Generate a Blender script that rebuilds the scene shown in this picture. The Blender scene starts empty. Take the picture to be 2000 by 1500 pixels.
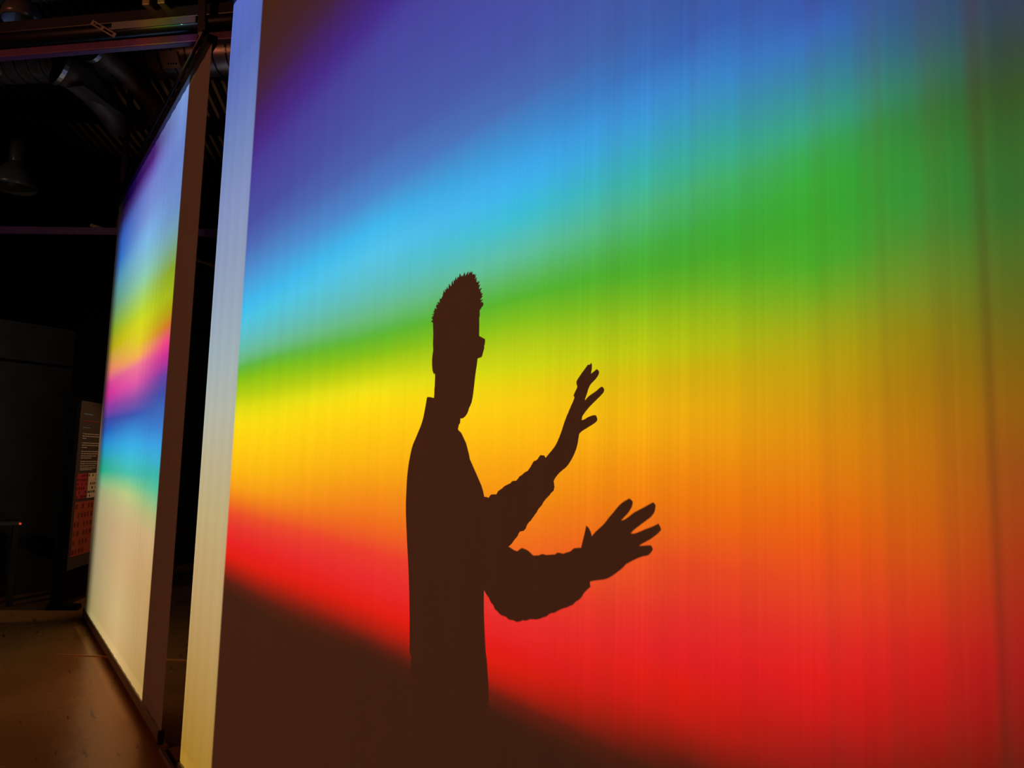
import bpy, bmesh, math, random
from mathutils import Vector, Matrix, noise
random.seed(7)
C = bpy.context.scene.collection
sc = bpy.context.scene
PI = math.pi

# ------------------------------------------------------------------ camera
YAW, PITCH, ROLL, DIST = 0.6147, 0.1042, 0.0282, 0.8558
F = Vector((-math.cos(YAW)*math.cos(PITCH), math.sin(YAW)*math.cos(PITCH), math.sin(PITCH)))
R = Vector((math.sin(YAW), math.cos(YAW), 0.0))
U = R.cross(F)
cr, sr = math.cos(ROLL), math.sin(ROLL)
R, U = cr*R + sr*U, -sr*R + cr*U
cam = bpy.data.cameras.new('camera'); cam_o = bpy.data.objects.new('camera', cam); C.objects.link(cam_o)
cam.sensor_width = 36.0; cam.lens = 36.0*1450/2000; cam.clip_start = 0.02; cam.clip_end = 200
M = Matrix((R, U, -F)).transposed().to_4x4(); M.translation = Vector((0, -DIST, 1.5))
cam_o.matrix_world = M
sc.camera = cam_o

# ------------------------------------------------------------------ exposure, world
sc.view_settings.view_transform = 'Standard'; sc.view_settings.look = 'None'
sc.view_settings.exposure = 0.0; sc.view_settings.gamma = 1.0; sc.view_settings.use_curve_mapping = False
w = bpy.data.worlds.new('hall_dark'); sc.world = w; w.use_nodes = True
bg = w.node_tree.nodes['Background']; bg.inputs[0].default_value = (0.9, 0.55, 0.35, 1); bg.inputs[1].default_value = 0.0004

# ------------------------------------------------------------------ lights
# slide data: what the two projectors throw, as (height / 4 m, r, g, b) at several places along the screen
SPECTRUM = [
 (-2.796, [(0.2345, 0.0, 0.0, 0.0), (0.247, 0.0522, 0.0, 0.0), (0.2595, 0.352, 0.0, 0.0), (0.2723, 0.7258, 0.0, 0.0002), (0.2851, 0.757, 0.0023, 0.01), (0.3024, 0.7413, 0.0237, 0.0194), (0.3156, 0.7808, 0.0657, 0.0144), (0.3289, 0.8214, 0.1906, 0.0048), (0.3423, 0.8887, 0.337, 0.0029), (0.3605, 0.9234, 0.4706, 0.0), (0.3836, 0.95, 0.596, 0.0), (0.407, 0.906, 0.7012, 0.0), (0.4213, 0.7029, 0.7012, 0.0002), (0.4358, 0.4064, 0.596, 0.0), (0.4553, 0.1551, 0.5004, 0.0029), (0.4652, 0.0721, 0.4419, 0.0384), (0.4751, 0.0913, 0.4706, 0.2164), (0.4952, 0.0644, 0.5004, 0.5081), (0.5156, 0.0204, 0.5312, 0.7461), (0.5312, 0.0, 0.4706, 0.824), (0.5681, 0.0204, 0.2478, 0.6037), (0.5951, 0.0204, 0.1268, 0.4496), (0.6226, 0.0148, 0.0657, 0.3545), (0.6793, 0.0112, 0.0307, 0.2982), (0.7085, 0.0095, 0.0087, 0.2239), (0.7383, 0.0045, 0.0, 0.1345), (0.7626, 0.0, 0.0, 0.058), (0.7999, 0.0, 0.0, 0.0144), (0.864, 0.0, 0.0, 0.0002)]),
 (-1.877, [(0.2467, 0.0, 0.0, 0.0), (0.256, 0.0408, 0.0, 0.0), (0.2653, 0.352, 0.0, 0.0), (0.2779, 0.7258, 0.0, 0.0002), (0.297, 0.757, 0.0117, 0.0194), (0.3131, 0.7808, 0.0307, 0.0194), (0.3328, 0.8214, 0.1414, 0.0062), (0.3527, 0.8631, 0.2686, 0.0029), (0.373, 0.9234, 0.4419, 0.0002), (0.397, 0.95, 0.596, 0.0), (0.4145, 0.9323, 0.716, 0.0), (0.4233, 0.7808, 0.7384, 0.0029), (0.4322, 0.4957, 0.63, 0.0), (0.4466, 0.1732, 0.5004, 0.0029), (0.4592, 0.057, 0.4419, 0.0251), (0.472, 0.0913, 0.4706, 0.181), (0.4943, 0.0644, 0.5004, 0.5081), (0.5169, 0.0408, 0.5312, 0.7845), (0.536, 0.0, 0.4706, 0.824), (0.5632, 0.0204, 0.2087, 0.5708), (0.595, 0.0204, 0.0999, 0.4057), (0.6358, 0.0148, 0.0657, 0.3545), (0.6778, 0.0112, 0.0433, 0.321), (0.7037, 0.0078, 0.0117, 0.2555), (0.7211, 0.0, 0.0049, 0.1878), (0.775, 0.0, 0.0, 0.0194), (0.825, 0.0, 0.0, 0.0002)]),
 (-1.213, [(0.253, 0.0, 0.0, 0.0), (0.2622, 0.1059, 0.0, 0.0), (0.2691, 0.4649, 0.0, 0.0), (0.2784, 0.7105, 0.0, 0.0), (0.2855, 0.7413, 0.0, 0.0062), (0.302, 0.757, 0.0174, 0.0194), (0.3163, 0.7808, 0.0467, 0.0144), (0.3333, 0.8214, 0.1414, 0.0062), (0.3554, 0.8631, 0.2478, 0.0012), (0.3754, 0.9234, 0.3875, 0.0002), (0.3881, 0.95, 0.5004, 0.0), (0.4035, 0.9323, 0.596, 0.0), (0.4138, 0.7808, 0.63, 0.0), (0.4216, 0.5945, 0.665, 0.0), (0.4321, 0.4351, 0.596, 0.0029), (0.4453, 0.1923, 0.5126, 0.0048), (0.4574, 0.0522, 0.4419, 0.0194), (0.4668, 0.0644, 0.459, 0.0954), (0.4804, 0.0644, 0.5004, 0.3447), (0.4996, 0.0, 0.5004, 0.6377), (0.5149, 0.0, 0.4419, 0.824), (0.5248, 0.0, 0.3875, 0.824), (0.5447, 0.0029, 0.2478, 0.6037), (0.5649, 0.0204, 0.1268, 0.4384), (0.5943, 0.0148, 0.0763, 0.3695), (0.6243, 0.0148, 0.0617, 0.3545), (0.6875, 0.0112, 0.0307, 0.2982), (0.725, 0.0045, 0.0, 0.1345), (0.775, 0.0, 0.0, 0.0194), (0.825, 0.0, 0.0, 0.0002)]),
 (-0.757, [(0.2629, 0.0, 0.0, 0.0), (0.2698, 0.0644, 0.0, 0.0), (0.2768, 0.255, 0.0, 0.0002), (0.2856, 0.5276, 0.0, 0.0012), (0.2962, 0.7029, 0.0, 0.0012), (0.307, 0.7258, 0.0023, 0.0126), (0.3214, 0.7413, 0.0174, 0.0164), (0.3397, 0.7808, 0.0559, 0.01), (0.3583, 0.8214, 0.1569, 0.0), (0.3715, 0.8631, 0.2278, 0.0), (0.3867, 0.8631, 0.3618, 0.0), (0.3963, 0.8214, 0.4142, 0.0), (0.4098, 0.6295, 0.4419, 0.0), (0.4196, 0.4649, 0.5312, 0.0), (0.4314, 0.2778, 0.5004, 0.0029), (0.4434, 0.0913, 0.4307, 0.01), (0.4534, 0.0204, 0.398, 0.0194), (0.4635, 0.0112, 0.398, 0.0384), (0.4798, 0.0204, 0.4307, 0.1491), (0.4922, 0.0, 0.4142, 0.2982), (0.5026, 0.0, 0.3618, 0.4219), (0.5152, 0.0, 0.2905, 0.5708), (0.5279, 0.0, 0.2087, 0.6037), (0.5429, 0.0, 0.1129, 0.4496), (0.5602, 0.0, 0.0877, 0.3695), (0.6375, 0.0112, 0.0617, 0.3545), (0.6875, 0.0112, 0.0307, 0.2982), (0.725, 0.0045, 0.0, 0.1345), (0.775, 0.0, 0.0, 0.0194), (0.825, 0.0, 0.0, 0.0002)]),
 (-0.538, [(0.2708, 0.0, 0.0, 0.0), (0.2871, 0.255, 0.0, 0.0023), (0.293, 0.352, 0.0, 0.0035), (0.3005, 0.5276, 0.0, 0.0048), (0.3111, 0.6954, 0.0, 0.0048), (0.3233, 0.7029, 0.0117, 0.0126), (0.3386, 0.7258, 0.0467, 0.01), (0.3495, 0.757, 0.0763, 0.0029), (0.3621, 0.757, 0.1268, 0.0), (0.3732, 0.7258, 0.1906, 0.0), (0.386, 0.6657, 0.2478, 0.0), (0.3973, 0.5605, 0.2905, 0.0), (0.4087, 0.4649, 0.337, 0.0), (0.4202, 0.3015, 0.3618, 0.0029), (0.4318, 0.1059, 0.3771, 0.01), (0.4418, 0.0204, 0.3771, 0.0164), (0.457, 0.0029, 0.3618, 0.0194), (0.4689, 0.0, 0.3771, 0.0314), (0.4793, 0.0, 0.3618, 0.0734), (0.4879, 0.0, 0.337, 0.1983), (0.4966, 0.0, 0.2686, 0.2763), (0.5072, 0.0, 0.1906, 0.3695), (0.5196, 0.0, 0.1268, 0.4783), (0.5303, 0.0, 0.0763, 0.3695), (0.6375, 0.0, 0.0405, 0.2462), (0.6875, 0.0, 0.0186, 0.2072), (0.725, 0.0, 0.0, 0.0937), (0.775, 0.0, 0.0, 0.0128), (0.825, 0.0, 0.0, 0.0)]),
 (-0.413, [(0.2799, 0.0, 0.0, 0.0), (0.2971, 0.1923, 0.0, 0.0002), (0.3092, 0.3787, 0.0, 0.0029), (0.3187, 0.5276, 0.0, 0.0048), (0.3296, 0.5945, 0.0067, 0.0062), (0.3433, 0.6084, 0.0384, 0.0048), (0.3573, 0.5808, 0.0877, 0.0012), (0.3714, 0.5276, 0.1268, 0.0), (0.3856, 0.4649, 0.1569, 0.0), (0.4, 0.352, 0.1733, 0.0), (0.4145, 0.255, 0.2087, 0.0012), (0.4293, 0.1214, 0.2478, 0.0126), (0.4442, 0.0302, 0.2478, 0.0251), (0.4547, 0.0, 0.2686, 0.0314), (0.4668, 0.0, 0.2478, 0.0314), (0.4791, 0.0, 0.1906, 0.0384), (0.4899, 0.0, 0.1733, 0.1076), (0.5008, 0.0, 0.1129, 0.181), (0.5133, 0.0, 0.0763, 0.2164), (0.6375, 0.0, 0.0058, 0.0755), (0.6875, 0.0, 0.0, 0.0636), (0.725, 0.0, 0.0, 0.0282), (0.775, 0.0, 0.0, 0.0015), (0.825, 0.0, 0.0, 0.0)]),
 (-0.324, [(0.2885, 0.0, 0.0, 0.0), (0.3043, 0.1059, 0.0, 0.0002), (0.3154, 0.2123, 0.0, 0.0023), (0.3278, 0.3263, 0.0, 0.0048), (0.3404, 0.352, 0.0087, 0.0048), (0.3531, 0.352, 0.0237, 0.0029), (0.3659, 0.3263, 0.0467, 0.0029), (0.3788, 0.2778, 0.0657, 0.0029), (0.3919, 0.255, 0.0999, 0.0002), (0.4051, 0.1732, 0.1129, 0.0012), (0.4184, 0.0913, 0.1268, 0.0062), (0.4319, 0.0408, 0.1414, 0.0126), (0.4455, 0.0, 0.1414, 0.0194), (0.4592, 0.0, 0.1268, 0.0194), (0.4759, 0.0, 0.0763, 0.0144), (0.4872, 0.0, 0.0559, 0.0384), (0.5014, 0.0, 0.0433, 0.0954), (0.6375, 0.0, 0.0, 0.0234), (0.6875, 0.0, 0.0, 0.0194), (0.725, 0.0, 0.0, 0.0073), (0.775, 0.0, 0.0, 0.0), (0.825, 0.0, 0.0, 0.0)]),
]
STRIP = [(0.0392, 0.3113, 0.1733, 0.0194), (0.0896, 0.352, 0.2087, 0.0414), (0.1434, 0.3952, 0.256, 0.0776), (0.198, 0.441, 0.2995, 0.1153), (0.2533, 0.4649, 0.337, 0.1491), (0.3095, 0.4649, 0.3875, 0.1878), (0.3666, 0.4469, 0.4142, 0.2555), (0.4245, 0.3952, 0.4419, 0.3695), (0.4832, 0.3015, 0.4142, 0.4496), (0.5429, 0.255, 0.3618, 0.4783), (0.6034, 0.2123, 0.3133, 0.4783), (0.6649, 0.1732, 0.2686, 0.5081), (0.7274, 0.1214, 0.2278, 0.4783), (0.7909, 0.0774, 0.1733, 0.4783), (0.8553, 0.0408, 0.1268, 0.4496), (0.9208, 0.0408, 0.1268, 0.5081)]
SPECTRUM_B = [
 (-7.396, [(0.041, 0.3263, 0.2686, 0.1076), (0.1366, 0.3416, 0.2773, 0.1491), (0.2428, 0.3787, 0.3133, 0.1646), (0.2862, 0.3263, 0.3618, 0.181), (0.3079, 0.1732, 0.4142, 0.2164), (0.3297, 0.0, 0.3875, 0.2164), (0.3519, 0.0, 0.337, 0.2982), (0.3741, 0.0, 0.2905, 0.5081), (0.3963, 0.0, 0.2087, 0.6037), (0.4187, 0.0, 0.0877, 0.4496), (0.4412, 0.0302, 0.0467, 0.3447), (0.4698, 0.255, 0.0307, 0.3447), (0.4988, 0.6084, 0.0174, 0.2982), (0.5203, 0.6295, 0.0337, 0.2982), (0.5534, 0.7808, 0.2087, 0.1206), (0.5983, 0.4529, 0.3618, 0.0002), (0.6455, 0.2205, 0.3618, 0.0144), (0.6935, 0.112, 0.2995, 0.1491), (0.7424, 0.0774, 0.2905, 0.3447), (0.7959, 0.0148, 0.1475, 0.4961), (0.8514, 0.0204, 0.0877, 0.4496), (0.8947, 0.0148, 0.0049, 0.0544), (0.9258, 0.0, 0.0, 0.0048)]),
 (-5.895, [(0.0114, 0.5605, 0.3618, 0.1491), (0.0951, 0.5605, 0.4142, 0.181), (0.1814, 0.5605, 0.3875, 0.181), (0.2328, 0.5605, 0.3875, 0.1983), (0.2764, 0.5276, 0.4706, 0.2164), (0.2988, 0.4649, 0.5631, 0.2164), (0.3166, 0.2123, 0.5631, 0.2555), (0.3348, 0.0302, 0.5004, 0.3952), (0.3574, 0.0112, 0.5004, 0.6037), (0.3847, 0.0, 0.4142, 0.7845), (0.4122, 0.0, 0.2478, 0.6377), (0.4399, 0.0029, 0.0763, 0.4219), (0.4672, 0.2123, 0.0657, 0.3695), (0.4975, 0.7029, 0.0877, 0.3695), (0.5268, 0.8214, 0.1733, 0.2982), (0.5446, 0.8631, 0.4142, 0.0734), (0.572, 0.7029, 0.596, 0.0144), (0.6052, 0.6295, 0.665, 0.01), (0.629, 0.4649, 0.665, 0.0251), (0.659, 0.3263, 0.63, 0.1491), (0.6887, 0.2331, 0.596, 0.3952), (0.7305, 0.1732, 0.5004, 0.6377), (0.7681, 0.1551, 0.4419, 0.7845), (0.8163, 0.1378, 0.2686, 0.6377), (0.8676, 0.1214, 0.1906, 0.5708), (0.8945, 0.0884, 0.0763, 0.4219), (0.9147, 0.0476, 0.0117, 0.2164), (0.9221, 0.0204, 0.0023, 0.1491)]),
 (-4.93, [(0.0334, 0.3787, 0.2397, 0.0694), (0.098, 0.4469, 0.2905, 0.1076), (0.1721, 0.4957, 0.3133, 0.1206), (0.247, 0.5605, 0.3875, 0.181), (0.2772, 0.4351, 0.4419, 0.181), (0.2962, 0.255, 0.5004, 0.2164), (0.319, 0.0522, 0.5004, 0.2982), (0.3419, 0.0, 0.4419, 0.3952), (0.3612, 0.0, 0.4142, 0.6037), (0.3843, 0.0, 0.337, 0.7461), (0.4154, 0.0, 0.1733, 0.5708), (0.4624, 0.0029, 0.0657, 0.3695), (0.4898, 0.1059, 0.0384, 0.3447), (0.5174, 0.5276, 0.0174, 0.2982), (0.5414, 0.8214, 0.0467, 0.2164), (0.5655, 0.6084, 0.1733, 0.0144), (0.5898, 0.4064, 0.3618, 0.0002), (0.6142, 0.3263, 0.4706, 0.0062), (0.6548, 0.2042, 0.3719, 0.0144), (0.6787, 0.1551, 0.3618, 0.1491), (0.7196, 0.1214, 0.337, 0.4496), (0.7607, 0.1059, 0.2478, 0.5708), (0.8439, 0.0913, 0.2087, 0.5708), (0.941, 0.1378, 0.2905, 0.6377)]),
]
OUTLINE = {
 'torso': [(-1.563, 1.6449, -1.4077, 1.6025), (-1.5709, 1.6182, -1.4108, 1.5833), (-1.5836, 1.5866, -1.4174, 1.5527), (-1.6116, 1.55, -1.399, 1.5368), (-1.6328, 1.5201, -1.3698, 1.5113), (-1.6471, 1.4699, -1.3324, 1.4707), (-1.6506, 1.4198, -1.3067, 1.4365), (-1.6487, 1.3702, -1.2946, 1.3952), (-1.6366, 1.2975, -1.291, 1.3332), (-1.6221, 1.2265, -1.2925, 1.261), (-1.6084, 1.1333, -1.2876, 1.1755), (-1.6002, 1.0434, -1.2655, 1.0511)],
 'hips': [(-1.594, 1.089, -1.277, 1.1225), (-1.5914, 1.0314, -1.2619, 1.0521), (-1.5942, 0.9499, -1.2614, 0.9793), (-1.5924, 0.7913, -1.2624, 0.902)],
 'neck': [(-1.5299, 1.665, -1.3896, 1.6221), (-1.5304, 1.6408, -1.4035, 1.6046), (-1.5448, 1.605, -1.4088, 1.5866), (-1.5618, 1.569, -1.4174, 1.5527)],
 'head': [(-1.4711, 1.8996, -1.3644, 1.891), (-1.5031, 1.8843, -1.3545, 1.8662), (-1.521, 1.865, -1.3442, 1.8326), (-1.5392, 1.8467, -1.3417, 1.8073), (-1.5447, 1.8213, -1.3401, 1.7812), (-1.5421, 1.7887, -1.3396, 1.7553), (-1.5379, 1.7512, -1.3419, 1.7265), (-1.5326, 1.731, -1.3452, 1.7067), (-1.5268, 1.7012, -1.3504, 1.6815), (-1.5257, 1.6744, -1.3544, 1.655), (-1.5266, 1.6551, -1.3604, 1.6263), (-1.508, 1.6336, -1.374, 1.6091), (-1.4783, 1.6145, -1.3884, 1.604)],
 'hair': [(-1.4307, 1.9103, -1.3889, 1.9083), (-1.4508, 1.9056, -1.3691, 1.8988), (-1.4711, 1.8996, -1.3576, 1.8828), (-1.4894, 1.8918, -1.3508, 1.8724), (-1.5077, 1.8814, -1.3456, 1.8556), (-1.521, 1.865, -1.3415, 1.839), (-1.5347, 1.8523, -1.3417, 1.8254), (-1.5461, 1.839, -1.3416, 1.8096), (-1.5459, 1.8215, -1.3644, 1.7901), (-1.5426, 1.795, -1.4059, 1.77), (-1.5418, 1.7689, -1.4489, 1.7491), (-1.5344, 1.7386, -1.4774, 1.7282)],
 'fore1': [(-1.3623, 1.4284, -1.3051, 1.311), (-1.3021, 1.4241, -1.2226, 1.3264), (-1.2627, 1.4324, -1.1923, 1.3493), (-1.234, 1.4451, -1.1678, 1.3672), (-1.196, 1.4628, -1.1393, 1.3918), (-1.1596, 1.4818, -1.1116, 1.4176), (-1.123, 1.503, -1.0832, 1.4408), (-1.0998, 1.5138, -1.0671, 1.4528)],
 'hand1': [(-1.1085, 1.4984, -1.0764, 1.4616), (-1.089, 1.5148, -1.0577, 1.4818), (-1.0742, 1.5272, -1.0334, 1.4961), (-1.0656, 1.5375, -1.0143, 1.5182), (-1.0558, 1.5551, -1.0064, 1.5354), (-1.0462, 1.5763, -1.0027, 1.5534), (-1.0323, 1.5972, -0.9965, 1.5785), (-1.02, 1.6151, -0.9916, 1.5991), (-1.0133, 1.6295, -0.988, 1.6161)],
 'thumb1': [(-1.0355, 1.5613, -1.0147, 1.5336), (-1.0131, 1.5754, -1.0027, 1.5525), (-0.9937, 1.5767, -0.9851, 1.5612), (-0.9789, 1.5816, -0.9665, 1.5679), (-0.9656, 1.5838, -0.9561, 1.5733), (-0.9596, 1.5836, -0.9549, 1.5773)],
 'f13': [(-1.0279, 1.5933, -1.0101, 1.568), (-1.0141, 1.6065, -0.9966, 1.5822), (-0.9932, 1.6092, -0.9833, 1.5943), (-0.9798, 1.6175, -0.9648, 1.606), (-0.96, 1.6253, -0.9454, 1.6174), (-0.9496, 1.6304, -0.9391, 1.6223), (-0.9438, 1.6318, -0.9379, 1.6266)],
 'f12': [(-1.0216, 1.6217, -0.9972, 1.6021), (-1.0107, 1.6348, -0.9866, 1.6179), (-0.9928, 1.6446, -0.9776, 1.6354), (-0.9794, 1.6545, -0.9618, 1.6459), (-0.9661, 1.6602, -0.9534, 1.6533), (-0.9589, 1.6636, -0.9522, 1.6586)],
 'f11': [(-1.0174, 1.6251, -0.9922, 1.62), (-1.008, 1.6411, -0.9842, 1.6304), (-0.9965, 1.6522, -0.9792, 1.6436), (-0.9865, 1.6632, -0.9741, 1.6568), (-0.9786, 1.6725, -0.9717, 1.6683), (-0.9746, 1.6758, -0.9725, 1.6738)],
 'arm2': [(-1.3364, 1.3391, -1.3053, 1.249), (-1.2721, 1.3331, -1.2697, 1.2239), (-1.2229, 1.3323, -1.2358, 1.2038), (-1.1828, 1.3288, -1.1884, 1.1969), (-1.1612, 1.3322, -1.1553, 1.202), (-1.1286, 1.3293, -1.116, 1.214), (-1.1019, 1.3286, -1.0827, 1.2245), (-1.0718, 1.3335, -1.0452, 1.2419), (-1.0427, 1.34, -1.0147, 1.2559), (-1.0106, 1.349, -0.9802, 1.2812), (-0.9929, 1.3518, -0.9662, 1.2961)],
 'cuff2': [(-1.0031, 1.3298, -0.9583, 1.3421), (-0.9968, 1.3445, -0.9613, 1.3588), (-0.9917, 1.3589, -0.963, 1.374), (-0.9868, 1.3733, -0.9671, 1.3839), (-0.9824, 1.3868, -0.9726, 1.3903), (-0.9806, 1.3939, -0.9779, 1.3932)],
 'hand2': [(-0.981, 1.3583, -0.9702, 1.3006), (-0.9612, 1.3818, -0.956, 1.3044), (-0.9379, 1.3984, -0.9346, 1.3091), (-0.9256, 1.4086, -0.9162, 1.315), (-0.9122, 1.4197, -0.8913, 1.3307), (-0.8988, 1.4149, -0.8775, 1.3437)],
 'f2A': [(-0.9243, 1.4096, -0.902, 1.3948), (-0.911, 1.4206, -0.8927, 1.4088), (-0.8956, 1.4349, -0.8776, 1.423), (-0.8838, 1.4426, -0.8696, 1.4333), (-0.8757, 1.4464, -0.8675, 1.4412)],
 'f2B': [(-0.9265, 1.3926, -0.9015, 1.3685), (-0.9023, 1.4072, -0.8758, 1.3866), (-0.8856, 1.4118, -0.8667, 1.3955), (-0.8649, 1.4247, -0.8477, 1.4084), (-0.8446, 1.4341, -0.829, 1.4202), (-0.8303, 1.441, -0.8204, 1.4295), (-0.8244, 1.4433, -0.8184, 1.439)],
 'f2C': [(-0.9187, 1.375, -0.8941, 1.353), (-0.89, 1.3902, -0.8606, 1.3697), (-0.8644, 1.3917, -0.8483, 1.3766), (-0.842, 1.4002, -0.8308, 1.3855), (-0.8245, 1.4064, -0.8136, 1.3957), (-0.8117, 1.4118, -0.8052, 1.4027)],
 'f2D': [(-0.921, 1.3681, -0.9128, 1.3262), (-0.8944, 1.3726, -0.889, 1.3374), (-0.871, 1.3718, -0.8683, 1.3481), (-0.8505, 1.374, -0.8492, 1.3567), (-0.835, 1.3764, -0.8327, 1.3618), (-0.8285, 1.3771, -0.8236, 1.3714)],
 'glasses': [(-1.3405, 1.7711, -1.3197, 1.7612), (-1.3197, 1.7612, -1.323, 1.749), (-1.323, 1.749, -1.3339, 1.7279), (-1.3339, 1.7279, -1.345, 1.7234)],
 'beard': [(-1.3769, 1.6553, -1.3558, 1.6517), (-1.39, 1.6278, -1.3623, 1.6231), (-1.3996, 1.6113, -1.3761, 1.6092), (-1.4037, 1.6069, -1.3884, 1.604)],
 'upper1': [(-1.5113, 1.4911, -1.3343, 1.4674), (-1.4554, 1.4293, -1.2955, 1.4108), (-1.4014, 1.3822, -1.279, 1.355), (-1.3633, 1.3472, -1.2675, 1.3173)],
 'upper2': [(-1.536, 1.4966, -1.3443, 1.4671), (-1.4849, 1.3933, -1.3094, 1.3837), (-1.4295, 1.3189, -1.2952, 1.3069), (-1.3735, 1.2817, -1.2782, 1.2428)],
}


LAMP_A = Vector((-1.3, 4.5, 1.1))       # projector behind the near screen
LAMP_B = Vector((-6.0, 4.5, 1.5))       # projector behind the far screen
PROJ_POWER = 1390.0
HALL_POWER = 310.0

def projector(name, pos, columns, x0, x1, edge0, edge1, extra=None, power=PROJ_POWER):
    """A spot lamp that throws a spectrum slide on the screen plane y = 0 (colour from the direction of the light)."""
    L = bpy.data.lights.new(name, 'SPOT'); L.spot_size = math.radians(116); L.spot_blend = 0.0
    L.shadow_soft_size = 0.006; L.energy = power
    o = bpy.data.objects.new(name, L); C.objects.link(o); o.location = pos; o.rotation_euler = (-PI/2, 0, 0)
    L.use_nodes = True; nt = L.node_tree; N, K = nt.nodes, nt.links
    em = next(n for n in N if n.type == 'EMISSION')
    geo = N.new('ShaderNodeNewGeometry'); sep = N.new('ShaderNodeSeparateXYZ'); K.new(geo.outputs['Incoming'], sep.inputs[0])
    def m(op, a, b=None, c=None, clamp=False):
        n = N.new('ShaderNodeMath'); n.operation = op; n.use_clamp = clamp
        for i, v in enumerate((a, b, c)):
            if v is None: continue
            if isinstance(v, (int, float)): n.inputs[i].default_value = v
            else: K.new(v, n.inputs[i])
        return n.outputs[0]
    def step(v, lo, hi):
        n = N.new('ShaderNodeMapRange'); n.interpolation_type = 'SMOOTHSTEP'
        K.new(v, n.inputs['Value']); n.inputs['From Min'].default_value = lo; n.inputs['From Max'].default_value = hi
        n.inputs['To Min'].default_value = 0; n.inputs['To Max'].default_value = 1
        return n.outputs['Result']
    def lerp(v, lo, hi):
        n = N.new('ShaderNodeMapRange'); n.clamp = True
        K.new(v, n.inputs['Value']); n.inputs['From Min'].default_value = lo; n.inputs['From Max'].default_value = hi
        return n.outputs['Result']
    a = m('DIVIDE', sep.outputs['X'], sep.outputs['Y']); b = m('DIVIDE', sep.outputs['Z'], sep.outputs['Y'])
    X = m('MULTIPLY_ADD', a, -pos.y, pos.x); Z = m('MULTIPLY_ADD', b, -pos.y, pos.z)
    r2 = m('ADD', m('ADD', m('MULTIPLY', a, a), m('MULTIPLY', b, b)), 1.0)
    flat = m('POWER', r2, 1.5)                               # a projector lights its flat field evenly
    H = m('MULTIPLY', Z, 0.25)
    def ramp(stops):
        n = N.new('ShaderNodeValToRGB'); cr = n.color_ramp; cr.interpolation = 'LINEAR'
        for i, (p, r, g, bl) in enumerate(stops[:32]):
            e = cr.elements[i] if i < 2 else cr.elements.new(p)
            e.position = p; e.color = (r, g, bl, 1)
        K.new(H, n.inputs[0]); return n.outputs[0]
    def mix(f, c1, c2):
        n = N.new('ShaderNodeMix'); n.data_type = 'RGBA'; n.blend_type = 'MIX'; n.clamp_factor = True
        if isinstance(f, float): n.inputs[0].default_value = f
        else: K.new(f, n.inputs[0])
        for i, c in ((6, c1), (7, c2)):
            if isinstance(c, tuple): n.inputs[i].default_value = c
            else: K.new(c, n.inputs[i])
        return n.outputs[2]
    cols = sorted(columns, key=lambda t: t[0])
    col = ramp(cols[0][1])
    for (xa, _), (xb, st) in zip(cols, cols[1:]):
        col = mix(lerp(X, xa, xb), col, ramp(st))
    if extra:                                                # a plain white beam beside the spectrum
        xe, st = extra
        col = mix(step(X, xe - 0.012, xe + 0.012), ramp(st), col)
    win = m('MULTIPLY', step(X, x0, x0 + edge0), m('SUBTRACT', 1.0, step(X, x1 - edge1, x1)))
    win = m('MULTIPLY', win, m('MULTIPLY', step(Z, 0.0, 0.05), m('SUBTRACT', 1.0, step(Z, 3.80, 3.83))))
    K.new(col, em.inputs['Color']); K.new(m('MULTIPLY', win, flat), em.inputs['Strength'])
    return o

projector('near_projector_light', LAMP_A, SPECTRUM, -3.775, 0.30, 0.01, 0.55, extra=(-3.238, STRIP))
projector('far_projector_light', LAMP_B, SPECTRUM_B, -7.69, -4.763, 0.48, 0.02)
def spot(name, loc, aim, power, angle, blend, color, size):
    L = bpy.data.lights.new(name, 'SPOT'); L.energy = power; L.color = color; L.shadow_soft_size = size
    L.spot_size = math.radians(angle); L.spot_blend = blend
    o = bpy.data.objects.new(name, L); C.objects.link(o); o.location = loc
    o.rotation_euler = (Vector(aim) - Vector(loc)).to_track_quat('-Z', 'Y').to_euler()
# warm hall spot on the screens from the visitors' side, then three added fill spots
spot('hall_lamp_light', (-3.0, -6.6, 4.0), (-3.3, 0, 2.1), HALL_POWER, 63, 0.40, (1.0, 0.30, 0.14), 0.10)
spot('partition_fill_spot', (-4.2, -6.0, 3.7), (-9.5, -0.8, 2.2), 150, 44, 0.6, (1.0, 0.72, 0.52), 0.08)  # added unseen fill, lifts the partition and far-left things out of black
spot('board_fill_spot', (-7.1, 1.9, 3.3), (-8.45, -0.02, 1.05), 85, 36, 0.5, (1.0, 0.60, 0.33), 0.03)  # added spot hidden behind the far screen to brighten the board
spot('roof_fill_spot', (-9.5, 3.6, 4.6), (-12.3, 2.05, 7.0), 26, 36, 0.5, (1.0, 0.62, 0.38), 0.05)  # added uplight so the roof ribs show in the gap

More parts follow.
